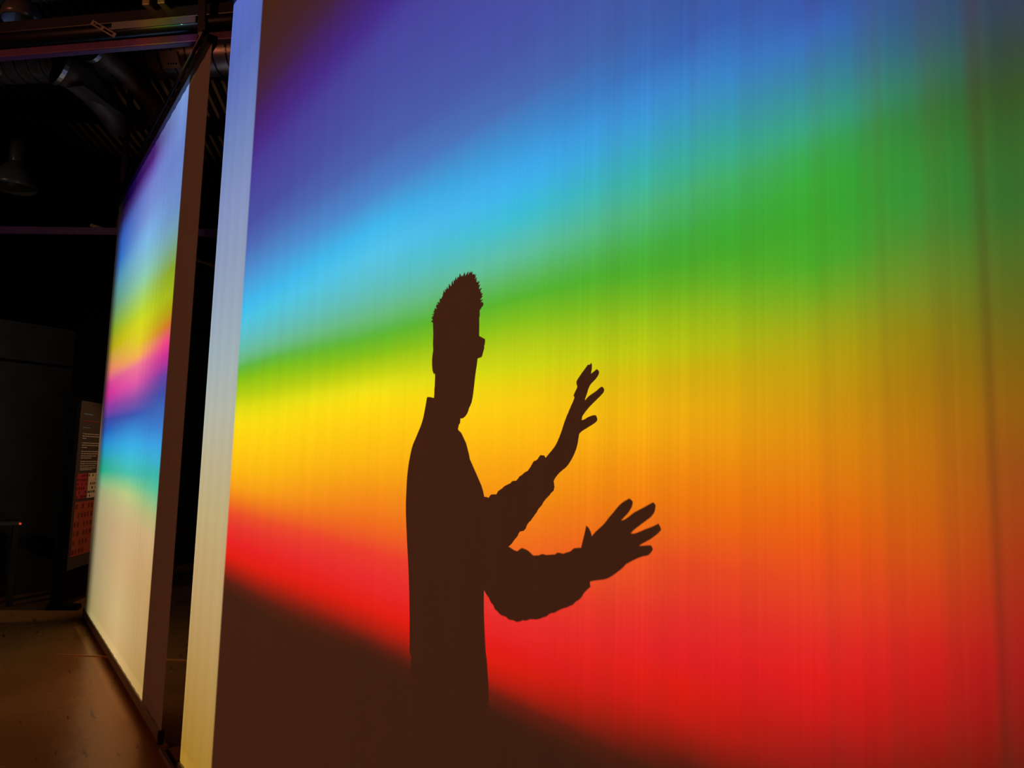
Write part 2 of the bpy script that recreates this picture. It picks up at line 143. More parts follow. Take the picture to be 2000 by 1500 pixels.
# stray spectrum on the overhead truss: an added unseen spot stands in for projector spill
def spill_spot(name, loc, aim, along, s0, s1, power, angle):
    spot(name, loc, aim, power, angle, 0.35, (1, 1, 1), 0.004)
    L = bpy.data.lights[name]
    L.use_nodes = True; N, K = L.node_tree.nodes, L.node_tree.links
    em = next(n for n in N if n.type == 'EMISSION'); geo = N.new('ShaderNodeNewGeometry')
    ax = (Vector(aim) - Vector(loc)).normalized(); al = Vector(along).normalized()
    def dot(v):
        n = N.new('ShaderNodeVectorMath'); n.operation = 'DOT_PRODUCT'; K.new(geo.outputs['Incoming'], n.inputs[0]); n.inputs[1].default_value = v; return n.outputs['Value']
    dv = N.new('ShaderNodeMath'); dv.operation = 'DIVIDE'; K.new(dot(al), dv.inputs[0]); K.new(dot(ax), dv.inputs[1])
    f = lambda s: ((Vector(aim) + al*s - Vector(loc)).dot(al))/((Vector(aim) + al*s - Vector(loc)).dot(ax))
    mr = N.new('ShaderNodeMapRange'); K.new(dv.outputs[0], mr.inputs['Value']); mr.inputs['From Min'].default_value = f(s0); mr.inputs['From Max'].default_value = f(s1)
    rp = N.new('ShaderNodeValToRGB'); cr = rp.color_ramp
    stops = ((0.0, (0.10, 0.10, 0.04)), (0.25, (0.35, 0.16, 0.10)), (0.42, (0.9, 0.45, 0.06)), (0.58, (0.75, 0.75, 0.06)), (0.74, (0.25, 0.7, 0.15)), (0.86, (0.2, 0.55, 0.6)), (1.0, (0.35, 0.35, 0.6)))
    for i, (p, c) in enumerate(stops):
        e = cr.elements[i] if i < 2 else cr.elements.new(p)
        e.position = p; e.color = (*c, 1)
    K.new(mr.outputs[0], rp.inputs[0]); K.new(rp.outputs[0], em.inputs['Color'])
spill_spot('spill_light', (-3.2, -3.6, 2.6), (-4.64, -0.22, 3.995), (0.714, 0.700, 0), -0.26, 0.28, 170, 9)

# ------------------------------------------------------------------ helpers
def mat(name, color, rough=0.6, metal=0.0, spec=0.5, noise_scale=None, noise_amt=0.2, bump=0.0, stretch=(1, 1, 1), coat=0.0):
    m = bpy.data.materials.new(name); m.use_nodes = True; nt = m.node_tree; N, K = nt.nodes, nt.links
    b = N['Principled BSDF']; b.inputs['Base Color'].default_value = (*color, 1)
    b.inputs['Roughness'].default_value = rough; b.inputs['Metallic'].default_value = metal
    b.inputs['Specular IOR Level'].default_value = spec; b.inputs['Coat Weight'].default_value = coat
    if noise_scale:
        tc = N.new('ShaderNodeTexCoord'); mp = N.new('ShaderNodeMapping'); mp.inputs['Scale'].default_value = stretch
        nz = N.new('ShaderNodeTexNoise'); nz.inputs['Scale'].default_value = noise_scale; nz.inputs['Detail'].default_value = 6
        K.new(tc.outputs['Object'], mp.inputs[0]); K.new(mp.outputs[0], nz.inputs['Vector'])
        mx = N.new('ShaderNodeMix'); mx.data_type = 'RGBA'; mx.blend_type = 'MULTIPLY'; mx.inputs[0].default_value = 1
        rp = N.new('ShaderNodeMapRange'); rp.inputs['From Min'].default_value = 0.25; rp.inputs['From Max'].default_value = 0.75
        rp.inputs['To Min'].default_value = 1 - noise_amt; rp.inputs['To Max'].default_value = 1 + noise_amt
        K.new(nz.outputs[0], rp.inputs['Value'])
        mx.inputs[6].default_value = (*color, 1); K.new(rp.outputs[0], mx.inputs[7])
        K.new(mx.outputs[2], b.inputs['Base Color'])
        if bump:
            bp = N.new('ShaderNodeBump'); bp.inputs['Strength'].default_value = bump; bp.inputs['Distance'].default_value = 0.01
            K.new(nz.outputs[0], bp.inputs['Height']); K.new(bp.outputs[0], b.inputs['Normal'])
    return m

def link(name, me, m=None, parent=None, smooth=False):
    o = bpy.data.objects.new(name, me); C.objects.link(o)
    if m: me.materials.append(m)
    if parent: o.parent = parent
    if smooth:
        for p in me.polygons: p.use_smooth = True
    return o
def obj(name, bm, m=None, parent=None, smooth=False):
    me = bpy.data.meshes.new(name); bmesh.ops.recalc_face_normals(bm, faces=bm.faces); bm.to_mesh(me); bm.free()
    return link(name, me, m, parent, smooth)
def tag(o, label=None, cat=None, group=None, kind=None):
    for k, v in (('label', label), ('category', cat), ('group', group), ('kind', kind)):
        if v: o[k] = v
    return o
def empty(name, loc=(0, 0, 0), label=None, cat=None, group=None):
    o = bpy.data.objects.new(name, None); C.objects.link(o); o.location = loc
    bpy.context.view_layer.update()
    return tag(o, label, cat, group)
def box(bm, c, s, rot=None, bevel=0.0):
    M = Matrix.Translation(c) @ (rot.to_4x4() if rot else Matrix()) @ Matrix.Diagonal((*s, 1))
    r = bmesh.ops.create_cube(bm, size=1, matrix=M)
    if bevel:
        ed = list({e for v in r['verts'] for e in v.link_edges})
        bmesh.ops.bevel(bm, geom=ed, offset=bevel, segments=2, affect='EDGES', profile=0.5)
    return bm
def basis(d, up=Vector((0, 0, 1))):
    x = Vector(d).normalized(); y = up.cross(x)
    if y.length < 1e-4: y = Vector((0, 1, 0)).cross(x)
    y.normalize(); z = x.cross(y)
    return Matrix((x, y, z)).transposed()
def bar(bm, a, b, wy, wz, bevel=0.0):
    a, b = Vector(a), Vector(b)
    return box(bm, (a+b)/2, ((b-a).length, wy, wz), basis(b-a), bevel)
def tube(bm, pts, r, n=12, caps=True):
    pts = [Vector(p) for p in pts]; rings = []
    ov = (pts[-1]-pts[0]); up = Vector((0, 1, 0)) if ov.length > 0 and abs(ov.normalized().z) > 0.8 else Vector((0, 0, 1))
    for i, p in enumerate(pts):
        d = (pts[min(i+1, len(pts)-1)] - pts[max(i-1, 0)]).normalized(); B = basis(d, up)
        rr = r[i] if isinstance(r, (list, tuple)) else r
        rings.append([bm.verts.new(p + B @ Vector((0, rr*math.cos(2*PI*k/n), rr*math.sin(2*PI*k/n)))) for k in range(n)])
    for r0, r1 in zip(rings, rings[1:]):
        for k in range(n): bm.faces.new((r0[k], r0[(k+1) % n], r1[(k+1) % n], r1[k]))
    if caps: bm.faces.new(rings[0][::-1]); bm.faces.new(rings[-1])
    return bm
def lathe(bm, prof, c=(0, 0, 0), n=32):
    c = Vector(c); rings = []
    for r, z in prof:
        rings.append([bm.verts.new(c + Vector((r*math.cos(2*PI*k/n), r*math.sin(2*PI*k/n), z))) for k in range(n)])
    for r0, r1 in zip(rings, rings[1:]):
        for k in range(n): bm.faces.new((r0[k], r0[(k+1) % n], r1[(k+1) % n], r1[k]))
    return bm
def NB(): return bmesh.new()

# ------------------------------------------------------------------ materials
def floor_mat():
    m = bpy.data.materials.new('polished_dark_concrete'); m.use_nodes = True; N, K = m.node_tree.nodes, m.node_tree.links
    b = N['Principled BSDF']; tc = N.new('ShaderNodeTexCoord')
    n1 = N.new('ShaderNodeTexNoise'); n1.inputs['Scale'].default_value = 1.3; n1.inputs['Detail'].default_value = 8
    K.new(tc.outputs['Object'], n1.inputs['Vector'])
    r1 = N.new('ShaderNodeValToRGB'); r1.color_ramp.elements[0].position = 0.3; r1.color_ramp.elements[1].position = 0.75
    r1.color_ramp.elements[0].color = (0.29, 0.128, 0.040, 1); r1.color_ramp.elements[1].color = (0.40, 0.19, 0.062, 1)
    K.new(n1.outputs[0], r1.inputs[0])
    mp = N.new('ShaderNodeMapping'); mp.inputs['Rotation'].default_value = (0, 0, 0.9); mp.inputs['Scale'].default_value = (3.0, 22, 1)
    n2 = N.new('ShaderNodeTexNoise'); n2.inputs['Scale'].default_value = 1.0; n2.inputs['Detail'].default_value = 3
    K.new(tc.outputs['Object'], mp.inputs[0]); K.new(mp.outputs[0], n2.inputs['Vector'])
    r2 = N.new('ShaderNodeValToRGB'); r2.color_ramp.elements[0].position = 0.66; r2.color_ramp.elements[1].position = 0.72
    r2.color_ramp.elements[0].color = (1, 1, 1, 1); r2.color_ramp.elements[1].color = (0.35, 0.33, 0.32, 1)
    K.new(n2.outputs[0], r2.inputs[0])
    mx = N.new('ShaderNodeMix'); mx.data_type = 'RGBA'; mx.blend_type = 'MULTIPLY'; mx.inputs[0].default_value = 1
    K.new(r1.outputs[0], mx.inputs[6]); K.new(r2.outputs[0], mx.inputs[7]); K.new(mx.outputs[2], b.inputs['Base Color'])
    rr = N.new('ShaderNodeMapRange'); rr.inputs['To Min'].default_value = 0.20; rr.inputs['To Max'].default_value = 0.34
    b.inputs['Metallic'].default_value = 0.28; b.inputs['Specular IOR Level'].default_value = 0.2; b.inputs['Specular Tint'].default_value = (1.0, 0.48, 0.14, 1)
    K.new(n1.outputs[0], rr.inputs['Value']); K.new(rr.outputs[0], b.inputs['Roughness'])
    n3 = N.new('ShaderNodeTexNoise'); n3.inputs['Scale'].default_value = 9; n3.inputs['Detail'].default_value = 5
    K.new(tc.outputs['Object'], n3.inputs['Vector'])
    bp = N.new('ShaderNodeBump'); bp.inputs['Strength'].default_value = 0.10; bp.inputs['Distance'].default_value = 0.02
    K.new(n3.outputs[0], bp.inputs['Height']); K.new(bp.outputs[0], b.inputs['Normal'])
    return m

def fabric_mat(name, streak=0.035, trans=0.62):
    """Thin white string-like scrim: mostly lets light through diffusely, thread density uneven from thread to thread."""
    m = bpy.data.materials.new(name); m.use_nodes = True; N, K = m.node_tree.nodes, m.node_tree.links
    N.remove(N['Principled BSDF']); out = N['Material Output']
    tc = N.new('ShaderNodeTexCoord')
    acc = None
    for sx, sz, amt, det in ((150.0, 0.25, streak*1.6, 2), (34.0, 0.12, streak*1.3, 2), (9.0, 0.08, streak*1.0, 1)):
        mp = N.new('ShaderNodeMapping'); mp.inputs['Scale'].default_value = (sx, 0.0, sz)
        nz = N.new('ShaderNodeTexNoise'); nz.inputs['Scale'].default_value = 1.0; nz.inputs['Detail'].default_value = det
        K.new(tc.outputs['Object'], mp.inputs[0]); K.new(mp.outputs[0], nz.inputs['Vector'])
        mr = N.new('ShaderNodeMapRange'); mr.inputs['From Min'].default_value = 0.3; mr.inputs['From Max'].default_value = 0.7
        mr.inputs['To Min'].default_value = 1 - amt; mr.inputs['To Max'].default_value = 1.0
        K.new(nz.outputs[0], mr.inputs['Value'])
        if acc is None: acc = mr.outputs[0]
        else:
            mm = N.new('ShaderNodeMath'); mm.operation = 'MULTIPLY'; K.new(acc, mm.inputs[0]); K.new(mr.outputs[0], mm.inputs[1]); acc = mm.outputs[0]
    # the threads are more unevenly gathered towards the right end of the cloth
    sx_ = N.new('ShaderNodeSeparateXYZ'); K.new(tc.outputs['Object'], sx_.inputs[0])
    gr = N.new('ShaderNodeMapRange'); gr.interpolation_type = 'SMOOTHSTEP'; K.new(sx_.outputs['X'], gr.inputs['Value'])
    gr.inputs['From Min'].default_value = 0.1; gr.inputs['From Max'].default_value = 0.8; gr.inputs['To Min'].default_value = 0.6; gr.inputs['To Max'].default_value = 1.7
    dn = N.new('ShaderNodeMath'); dn.operation = 'SUBTRACT'; K.new(acc, dn.inputs[0]); dn.inputs[1].default_value = 0.95
    am = N.new('ShaderNodeMath'); am.operation = 'MULTIPLY_ADD'; K.new(dn.outputs[0], am.inputs[0]); K.new(gr.outputs[0], am.inputs[1]); am.inputs[2].default_value = 0.945
    acc = am.outputs[0]
    cc = N.new('ShaderNodeCombineColor')
    for i in range(3): K.new(acc, cc.inputs[i])
    tr = N.new('ShaderNodeBsdfTranslucent'); K.new(cc.outputs[0], tr.inputs[0])
    df = N.new('ShaderNodeBsdfDiffuse'); df.inputs[0].default_value = (0.80, 0.78, 0.74, 1)
    ms = N.new('ShaderNodeMixShader'); ms.inputs[0].default_value = trans
    K.new(df.outputs[0], ms.inputs[1]); K.new(tr.outputs[0], ms.inputs[2]); K.new(ms.outputs[0], out.inputs[0])
    return m

M_floor = floor_mat()
M_black = mat('matt_black_paint', (0.012, 0.011, 0.010), 0.8, noise_scale=3, noise_amt=0.4)
M_wall = mat('dark_grey_wall_paint', (0.055, 0.052, 0.047), 0.75, noise_scale=4, noise_amt=0.25, bump=0.05)
M_deck = mat('dark_roof_deck', (0.016, 0.015, 0.014), 0.85)
M_rib = mat('brown_roof_rib', (0.50, 0.36, 0.26), 0.55)
M_rail = mat('black_anodised_rail', (0.020, 0.020, 0.022), 0.28, metal=0.0, coat=0.3)
M_bar = mat('grey_aluminium_bar', (0.30, 0.27, 0.22), 0.45, metal=0.5, noise_scale=20, noise_amt=0.1)
M_purple = mat('magenta_painted_steel', (0.11, 0.025, 0.12), 0.45, noise_scale=12, noise_amt=0.25)
M_tube = mat('black_gloss_steel', (0.007, 0.007, 0.009), 0.40, noise_scale=14, noise_amt=0.3, coat=0.15)
M_zinc = mat('galvanised_sheet', (0.42, 0.38, 0.36), 0.36, metal=0.85, noise_scale=16, noise_amt=0.25)
M_zincdark = mat('dusty_galvanised_sheet', (0.20, 0.15, 0.11), 0.5, metal=0.4, noise_scale=10, noise_amt=0.3)
M_paper = mat('printed_paper_label', (0.80, 0.62, 0.48), 0.8)
M_ink = mat('black_ink', (0.012, 0.012, 0.012), 0.8)
M_lampshade = mat('grey_enamel_shade', (0.10, 0.095, 0.085), 0.3, coat=0.3)
M_wood = mat('varnished_wood', (0.36, 0.20, 0.09), 0.5, noise_scale=8, noise_amt=0.3, stretch=(6, 1, 1))
M_board = mat('dark_brown_printed_board', (0.085, 0.058, 0.045), 0.6)
M_type = mat('cream_lettering', (0.62, 0.52, 0.40), 0.7)
M_redprint = mat('red_print', (0.52, 0.055, 0.06), 0.6)
M_cream = mat('cream_print', (0.88, 0.72, 0.45), 0.6)
M_orange = mat('orange_red_print', (0.50, 0.10, 0.045), 0.6)
M_redline = mat('red_line_print', (0.45, 0.05, 0.04), 0.6)
M_blueline = mat('grey_blue_lettering', (0.16, 0.22, 0.24), 0.7)
M_fabric = fabric_mat('white_scrim_fabric')
M_hem = fabric_mat('white_scrim_hem', streak=0.02, trans=0.68)

# ------------------------------------------------------------------ setting
def slab(name, c, s, m, kind='structure'):
    return tag(obj(name, box(NB(), c, s), m), kind=kind)
slab('floor', (-3, 1, -0.05), (28, 24, 0.1), M_floor)
slab('wall_far', (-16.05, 1, 3.6), (0.1, 24, 7.3), M_black)
slab('wall_back', (-3, 12.05, 3.6), (26, 0.1, 7.3), M_black)
slab('wall_front', (-3, -10.05, 3.6), (26, 0.1, 7.3), M_black)
slab('wall_right', (10.05, 1, 3.6), (0.1, 24, 7.3), M_black)
ceil = tag(obj('ceiling', box(NB(), (-3, 1, 7.15), (26, 22, 0.1)), M_deck), kind='structure')
# roof deck ribs where they show between the two screens, and the joists that cross them
rib_dir = Vector((-math.cos(0.443), math.sin(0.443), 0)); rib_nrm = Vector((rib_dir.y, -rib_dir.x, 0)) * -1
rib_bm = NB(); box(rib_bm, (0, 0, 0), (6.0, 0.020, 0.06)); rib_me = bpy.data.meshes.new('rib'); rib_bm.to_mesh(rib_me); rib_bm.free(); rib_me.materials.append(M_rib)
rib_c = Vector((-12.6, 1.9, 7.07))
for i in range(-22, 23):
    o = bpy.data.objects.new('rib', rib_me); C.objects.link(o); o.parent = ceil
    o.matrix_world = Matrix.Translation(rib_c + rib_nrm*(i*0.155)) @ basis(rib_dir).to_4x4()
for k in (-1.9, 0.1, 2.2):
    p = rib_c + rib_dir*k + Vector((0, 0, -0.12))
    obj('joist', bar(NB(), p - rib_nrm*5, p + rib_nrm*5, 0.30, 0.18), M_deck, ceil)

# free-standing dark partition at the far left, two rows of panels with a recessed joint
pw = tag(bpy.data.objects.new('wall_left', None), kind='structure'); C.objects.link(pw); pw.location = (-9.3, -0.45, 0)
bpy.context.view_layer.update()
wd = Vector((-0.39, 0.92, 0)).normalized(); wn = Vector((wd.y, -wd.x, 0))
B_w = Matrix((wd, -wn, Vector((0, 0, 1)))).transposed()
def wall_panel(s0, s1, z0, z1, m=M_wall, t=0.06, off=0.0):
    bm = NB(); c = wd*((s0+s1)/2) + wn*off + Vector((0, 0, (z0+z1)/2))
    box(bm, c, (s1-s0, t, z1-z0), B_w, 0.004); return bm
for s0, s1 in ((-2.46, -1.25), (-1.24, 0.345)):
    obj('panel', wall_panel(s0, s1, 0.0, 2.375), M_wall, pw)
    obj('panel', wall_panel(s0, s1, 2.405, 2.80), M_wall, pw)
obj('backing', wall_panel(-2.46, 0.34, 0.0, 2.79, t=0.04, off=-0.05), M_black, pw)

# ------------------------------------------------------------------ the two hanging screens
ZB, ZT = 0.10, 3.776
def fold(x, z, strength):
    """Vertical drape of the cloth: fine ripples everywhere, deeper leaning folds where the near screen gathers."""
    g = max(0.0, min(1.0, (x + 1.9)/1.6)) * strength
    y = 0.0012*math.sin(x*37 + 1.3*math.sin(x*5.1)) + 0.0005*noise.noise((x*55, z*0.2, 3.1))
    lean = 0.02*(z - 1.6)
    for cx, wd_, dp in FOLDS:
        d = (x + lean*(0.5 + 0.5*math.sin(cx*9)) - cx)/wd_
        if abs(d) < 4: y += g*dp*math.exp(-d*d)*(0.75 + 0.35*math.sin(z*1.7 + cx*20))
    y += g*0.0020*noise.noise((x*26 + 0.3*z, z*0.25, 9.0))
    return y
FOLDS = [(-0.755, 0.020, 0.007), (-0.70, 0.026, -0.005), (-0.545, 0.016, 0.008), (-0.515, 0.017, -0.006), (-0.475, 0.018, 0.006), (-0.440, 0.014, -0.005),
         (-0.405, 0.016, 0.005), (-0.356, 0.012, 0.007), (-0.330, 0.012, -0.006), (-0.25, 0.018, 0.009), (-0.12, 0.02, 0.009), (0.0, 0.02, 0.009), (0.2, 0.022, 0.01), (0.42, 0.02, 0.009),
         (-1.05, 0.024, 0.005), (-0.90, 0.020, -0.005)]
def cloth(x0, x1, z0, z1, dx, nz, strength, y0=0.0):
    bm = NB(); nx = max(2, int((x1-x0)/dx)); rows = []
    for i in range(nx+1):
        x = x0 + (x1-x0)*i/nx
        rows.append([bm.verts.new((x, y0 + fold(x, z0 + (z1-z0)*j/nz, strength), z0 + (z1-z0)*j/nz)) for j in range(nz+1)])
    for a, b in zip(rows, rows[1:]):
        for j in range(nz): bm.faces.new((a[j], b[j], b[j+1], a[j+1]))
    return bm
def screen(x0, x1, dx, strength, label):
    r = empty('projection_screen', ((x0+x1)/2, 0, 0), label, 'screen')
    inv = r.matrix_world.inverted()
    def part(name, bm, m, smooth=False, parent=r, mi=inv):
        bmesh.ops.transform(bm, matrix=mi, verts=bm.verts); return obj(name, bm, m, parent, smooth)
    fab = part('fabric', cloth(x0+0.018, x1-0.018, ZB+0.055, ZT, dx, 26, strength), M_fabric, True)
    for e, (a, b) in (('l', (x0, x0+0.018)), ('r', (x1-0.018, x1))):
        part('side_hem', cloth(a, b, ZB-0.01, ZT, 0.006, 26, strength), M_hem, True)
    part('bottom_hem', cloth(x0+0.018, x1-0.018, ZB-0.01, ZB+0.055, dx, 2, strength), M_hem, True)
    part('bottom_bar', box(NB(), ((x0+x1)/2, 0, 0.062), (x1-x0, 0.022, 0.060), bevel=0.004), M_bar)
    for x in (x0, x1):
        part('end_cap', box(NB(), (x, 0, 0.060), (0.02, 0.030, 0.068), bevel=0.004), M_rail)
    rail = box(NB(), ((x0+x1)/2, 0, ZT+0.028), (x1-x0, 0.06, 0.056), bevel=0.008)
    part('top_rail', rail, M_rail)
    part('rail_tube', tube(NB(), [(x0+0.02, -0.042, ZT+0.062), (x1-0.02, -0.042, ZT+0.062)], 0.012, 14), M_tube, True)
    return r
screen(-3.765, 0.735, 0.0045, 1.0, 'large white backlit screen in front glowing with one wide rainbow and a man shadow')
screen(-7.69, -4.212, 0.012, 0.25, 'smaller white backlit screen farther back with two rainbow fans and a dark right strip')
o = obj('floor_rail', box(NB(), (-3.99, 0.0, 0.010), (0.40, 0.02, 0.02), bevel=0.003), M_bar)
tag(o, 'thin metal guide rail on the floor joining the two screens', 'rail')
o = obj('floor_strip', bar(NB(), (-6.5, -0.3, 0.003), (-5.7, 0.72, 0.003), 0.012, 0.006), mat('brass_edge_strip', (0.55, 0.33, 0.14), 0.35, metal=0.6))
o.location = (0, 0, 0)
tag(o, 'thin shiny strip crossing the floor seen through the gap between the screens', 'strip')

# ------------------------------------------------------------------ overhead steel, ducts, lamps
bd = (Vector((-4.302, 0.114, 0)) - Vector((-5.41, -0.972, 0))).normalized(); bn = Vector((-bd.y, bd.x, 0))
truss = empty('ceiling_truss', (-4.856, -0.43, 3.90), 'long diagonal steel truss of black tube over magenta rail above the screens', 'truss')
tp = Vector((-4.856, -0.43, 3.90))
def tpart(name, bm, m, smooth=False):
    bmesh.ops.transform(bm, matrix=Matrix.Translation(-tp), verts=bm.verts); return obj(name, bm, m, truss, smooth)
a, b = tp - bd*3.2, tp + bd*3.6
tpart('lower_rail', bar(NB(), a, b, 0.05, 0.050, 0.006), M_purple)
up = Vector((0, 0, 0.098)) + bn*0.0
tpart('upper_tube', tube(NB(), [a+up, b+up], 0.040, 20), M_tube, True)
up2 = Vector((0, 0, 0.190)) + bn*0.03
tpart('upper_channel', bar(NB(), a+up2, b+up2, 0.05, 0.075, 0.006), M_tube)
for s in (-2.2, 0.62, 1.9):
    c = tp + bd*s
    tpart('strap', bar(NB(), c + Vector((0, 0, -0.035)) - bn*0.035, c + Vector((0, 0, 0.24)) - bn*0.06, 0.05, 0.012, 0.002), M_rail)
    tpart('bolt', tube(NB(), [c + Vector((0, 0, 0.0)) - bn*0.055, c + Vector((0, 0, 0.0)) - bn*0.02], 0.012, 8), M_zinc)
tpart('cover_strip', bar(NB(), tp + bd*0.03 + Vector((0, 0, 0.098)) - bn*0.045, tp + bd*0.58 + Vector((0, 0, 0.098)) - bn*0.045, 0.006, 0.040, 0.001), mat('grey_lacquered_strip', (0.16, 0.16, 0.16), 0.5))
sl = tp - bn*0.055
br_ = NB()
for w0 in (-0.012, 0.012): bar(br_, sl - bd*0.09 + Vector((0, 0, 0.125+w0)), sl + bd*0.06 + Vector((0, 0, 0.035+w0)), 0.006, 0.008)
for f_ in (0.0, 0.45, 1.0):
    q = sl - bd*(0.09 - 0.15*f_) + Vector((0, 0, 0.125 - 0.09*f_)); box(br_, q, (0.02, 0.006, 0.03), basis(bd + Vector((0, 0, -0.6))))
tpart('slotted_bracket', br_, M_zinc)
for s in (-1.05, -0.95, 0.25, 0.35):
    c = tp + bd*s + Vector((0, 0, 0.245)) - bn*0.02
    tpart('clamp', box(NB(), c, (0.05, 0.07, 0.07), basis(bd), 0.006), M_zincdark)

c = Vector((-6.7, -0.22, 4.72)); dd = Vector((1.24, 1.37, 0)).normalized()
duct = empty('air_duct', c, 'long round galvanised air duct with seam rings, paper labels and bent branches behind the truss', 'duct')
def dpart(name, bm, m, smooth=False):
    bmesh.ops.transform(bm, matrix=Matrix.Translation(-c), verts=bm.verts); return obj(name, bm, m, duct, smooth)
dpart('pipe', tube(NB(), [c - dd*2.6, c - dd*0.9, c + dd*0.9, c + dd*2.6], 0.165, 32), M_zinc, True)
ring = NB(); tube(ring, [-dd*0.006, dd*0.006], 0.170, 28, True); rme = bpy.data.meshes.new('seam_ring'); ring.to_mesh(rme); ring.free(); rme.materials.append(M_rail)
for i in range(-22, 23):
    o = bpy.data.objects.new('seam_ring', rme); C.objects.link(o); o.parent = duct; o.location = dd*(i*0.115)
side = Vector((dd.y, -dd.x, 0))
for s, hh in ((0.56, 0.13), (-1.02, 0.13)):
    ctr = c + dd*s + (side*0.80 + Vector((0, 0, -0.60))).normalized()*0.172
    nrm = (side*0.80 + Vector((0, 0, -0.60))).normalized()
    Bl = Matrix((dd, nrm, dd.cross(nrm))).transposed()
    lb = dpart('paper_label', box(NB(), ctr, (0.15, 0.004, hh), Bl), M_paper)
    ink = NB()
    for j in range(4): box(ink, ctr + dd*(-0.02 + 0.022*j) + nrm*0.003 - dd.cross(nrm)*0.03*(1 if dd.cross(nrm).z > 0 else -1), (0.014, 0.002, 0.012), Bl)
    bmesh.ops.transform(ink, matrix=Matrix.Translation(-c), verts=ink.verts)
    tag(obj('print', ink, M_ink, lb), kind='stuff')

# branch duct that elbows down under the round duct
epart = dpart
pts = [(-6.30, -0.42, 4.56), (-6.36, -0.32, 4.545), (-6.43, -0.20, 4.52), (-6.50, -0.08, 4.47), (-6.56, 0.03, 4.40), (-6.62, 0.12, 4.30), (-6.66, 0.19, 4.20)]
epart('bend', tube(NB(), pts, 0.085, 20), M_zincdark, True)
epart('flange', tube(NB(), [pts[0], Vector(pts[0]) + (Vector(pts[1])-Vector(pts[0])).normalized()*0.03], 0.11, 24), M_zinc)
epart('flange', tube(NB(), [pts[-2], pts[-1]], 0.105, 24), M_zincdark)
pts2 = [(-6.70, -0.62, 4.52), (-6.74, -0.50, 4.50), (-6.82, -0.36, 4.44), (-6.92, -0.22, 4.36), (-7.02, -0.10, 4.26)]
epart('bend', tube(NB(), pts2, [0.13, 0.125, 0.115, 0.11, 0.11], 22), M_zincdark, True)
epart('flange', tube(NB(), [pts2[0], Vector(pts2[0]) + Vector((-0.01, 0.03, -0.005))], 0.15, 26), M_zinc)
bp_ = NB(); bar(bp_, (-6.62, -0.50, 4.36), (-7.05, 0.02, 4.30), 0.16, 0.012); epart('cover_plate', bp_, M_zincdark)

# dome light and small clamp boxes over the truss at the top left
dm = empty('dome_spotlight', (-5.40, -0.88, 4.17), 'dim brown dome shaped spotlight resting on the truss in the top corner', 'spotlight')
obj('shade', lathe(NB(), [(0.012, 0.125), (0.04, 0.12), (0.075, 0.10), (0.10, 0.065), (0.115, 0.02), (0.115, -0.02), (0.108, -0.02), (0.09, 0.06), (0.03, 0.11)]), M_lampshade, dm, True)
obj('bracket', box(NB(), (0.02, 0.02, 0.20), (0.03, 0.03, 0.17), bevel=0.004), M_rail, dm)
cb = empty('cable_junction_box', (-5.06, -0.60, 4.44), 'small black junction box with a pale label above the truss', 'box')
obj('body', box(NB(), (0, 0, 0), (0.09, 0.09, 0.14), bevel=0.008), M_black, cb)
obj('label_plate', box(NB(), (0.03, -0.05, 0.0), (0.03, 0.012, 0.07), Matrix.Rotation(0.6, 3, 'Z')), M_paper, cb)
eq = empty('ceiling_unit', (-6.25, -1.15, 5.05), 'dark boxy ceiling unit with a pale label in the top left corner', 'ventilator')
obj('housing', box(NB(), (0, 0, 0), (0.55, 0.9, 0.32), basis(bd), 0.02), M_wall, eq)
obj('label_plate', box(NB(), (0.20, -0.12, -0.165), (0.20, 0.10, 0.006), basis(bd)), M_paper, eq)
obj('trim_edge', box(NB(), (0.10, 0.10, -0.165), (0.012, 0.9, 0.012), basis(bd)), M_zinc, eq)
for k in range(6):
    p = Vector((-5.35 + 0.11*k, -0.05 + 0.10*k, 5.05)); 
    q = p + Vector((-0.5, 0.45, 0.25))
    o = obj('conduit', tube(NB(), [p, q], 0.016, 10), M_rib, None, True)
    tag(o, ('%s thin brown conduit from the left in the slanting row above the truss' % ('first', 'second', 'third', 'fourth', 'fifth', 'sixth')[k]), 'pipe', 'row of slanting conduits above the truss')

# pendant lamp far left
px, py, pz = -9.45, -0.82, 4.47
pl = empty('pendant_lamp', (px, py, pz), 'grey bell shaped pendant lamp hanging unlit in the dark at far left', 'lamp')
obj('shade', lathe(NB(), [(0.06, 0.10), (0.075, 0.08), (0.13, 0.02), (0.185, -0.06), (0.215, -0.15), (0.225, -0.20), (0.215, -0.20), (0.17, -0.07), (0.06, 0.06)], n=40), M_lampshade, pl, True)
obj('socket_housing', lathe(NB(), [(0.0, 0.36), (0.055, 0.36), (0.07, 0.34), (0.07, 0.12), (0.06, 0.09)], n=28), M_lampshade, pl, True)
obj('cable', tube(NB(), [(0, 0, 0.35), (0, 0, 7.08 - pz)], 0.008, 8), M_black, pl)
bulb = bmesh.new(); bmesh.ops.create_uvsphere(bulb, u_segments=16, v_segments=10, radius=0.045, matrix=Matrix.Translation((0, 0, -0.04)))
obj('bulb', bulb, mat('unlit_frosted_bulb', (0.45, 0.38, 0.30), 0.25), pl, True)

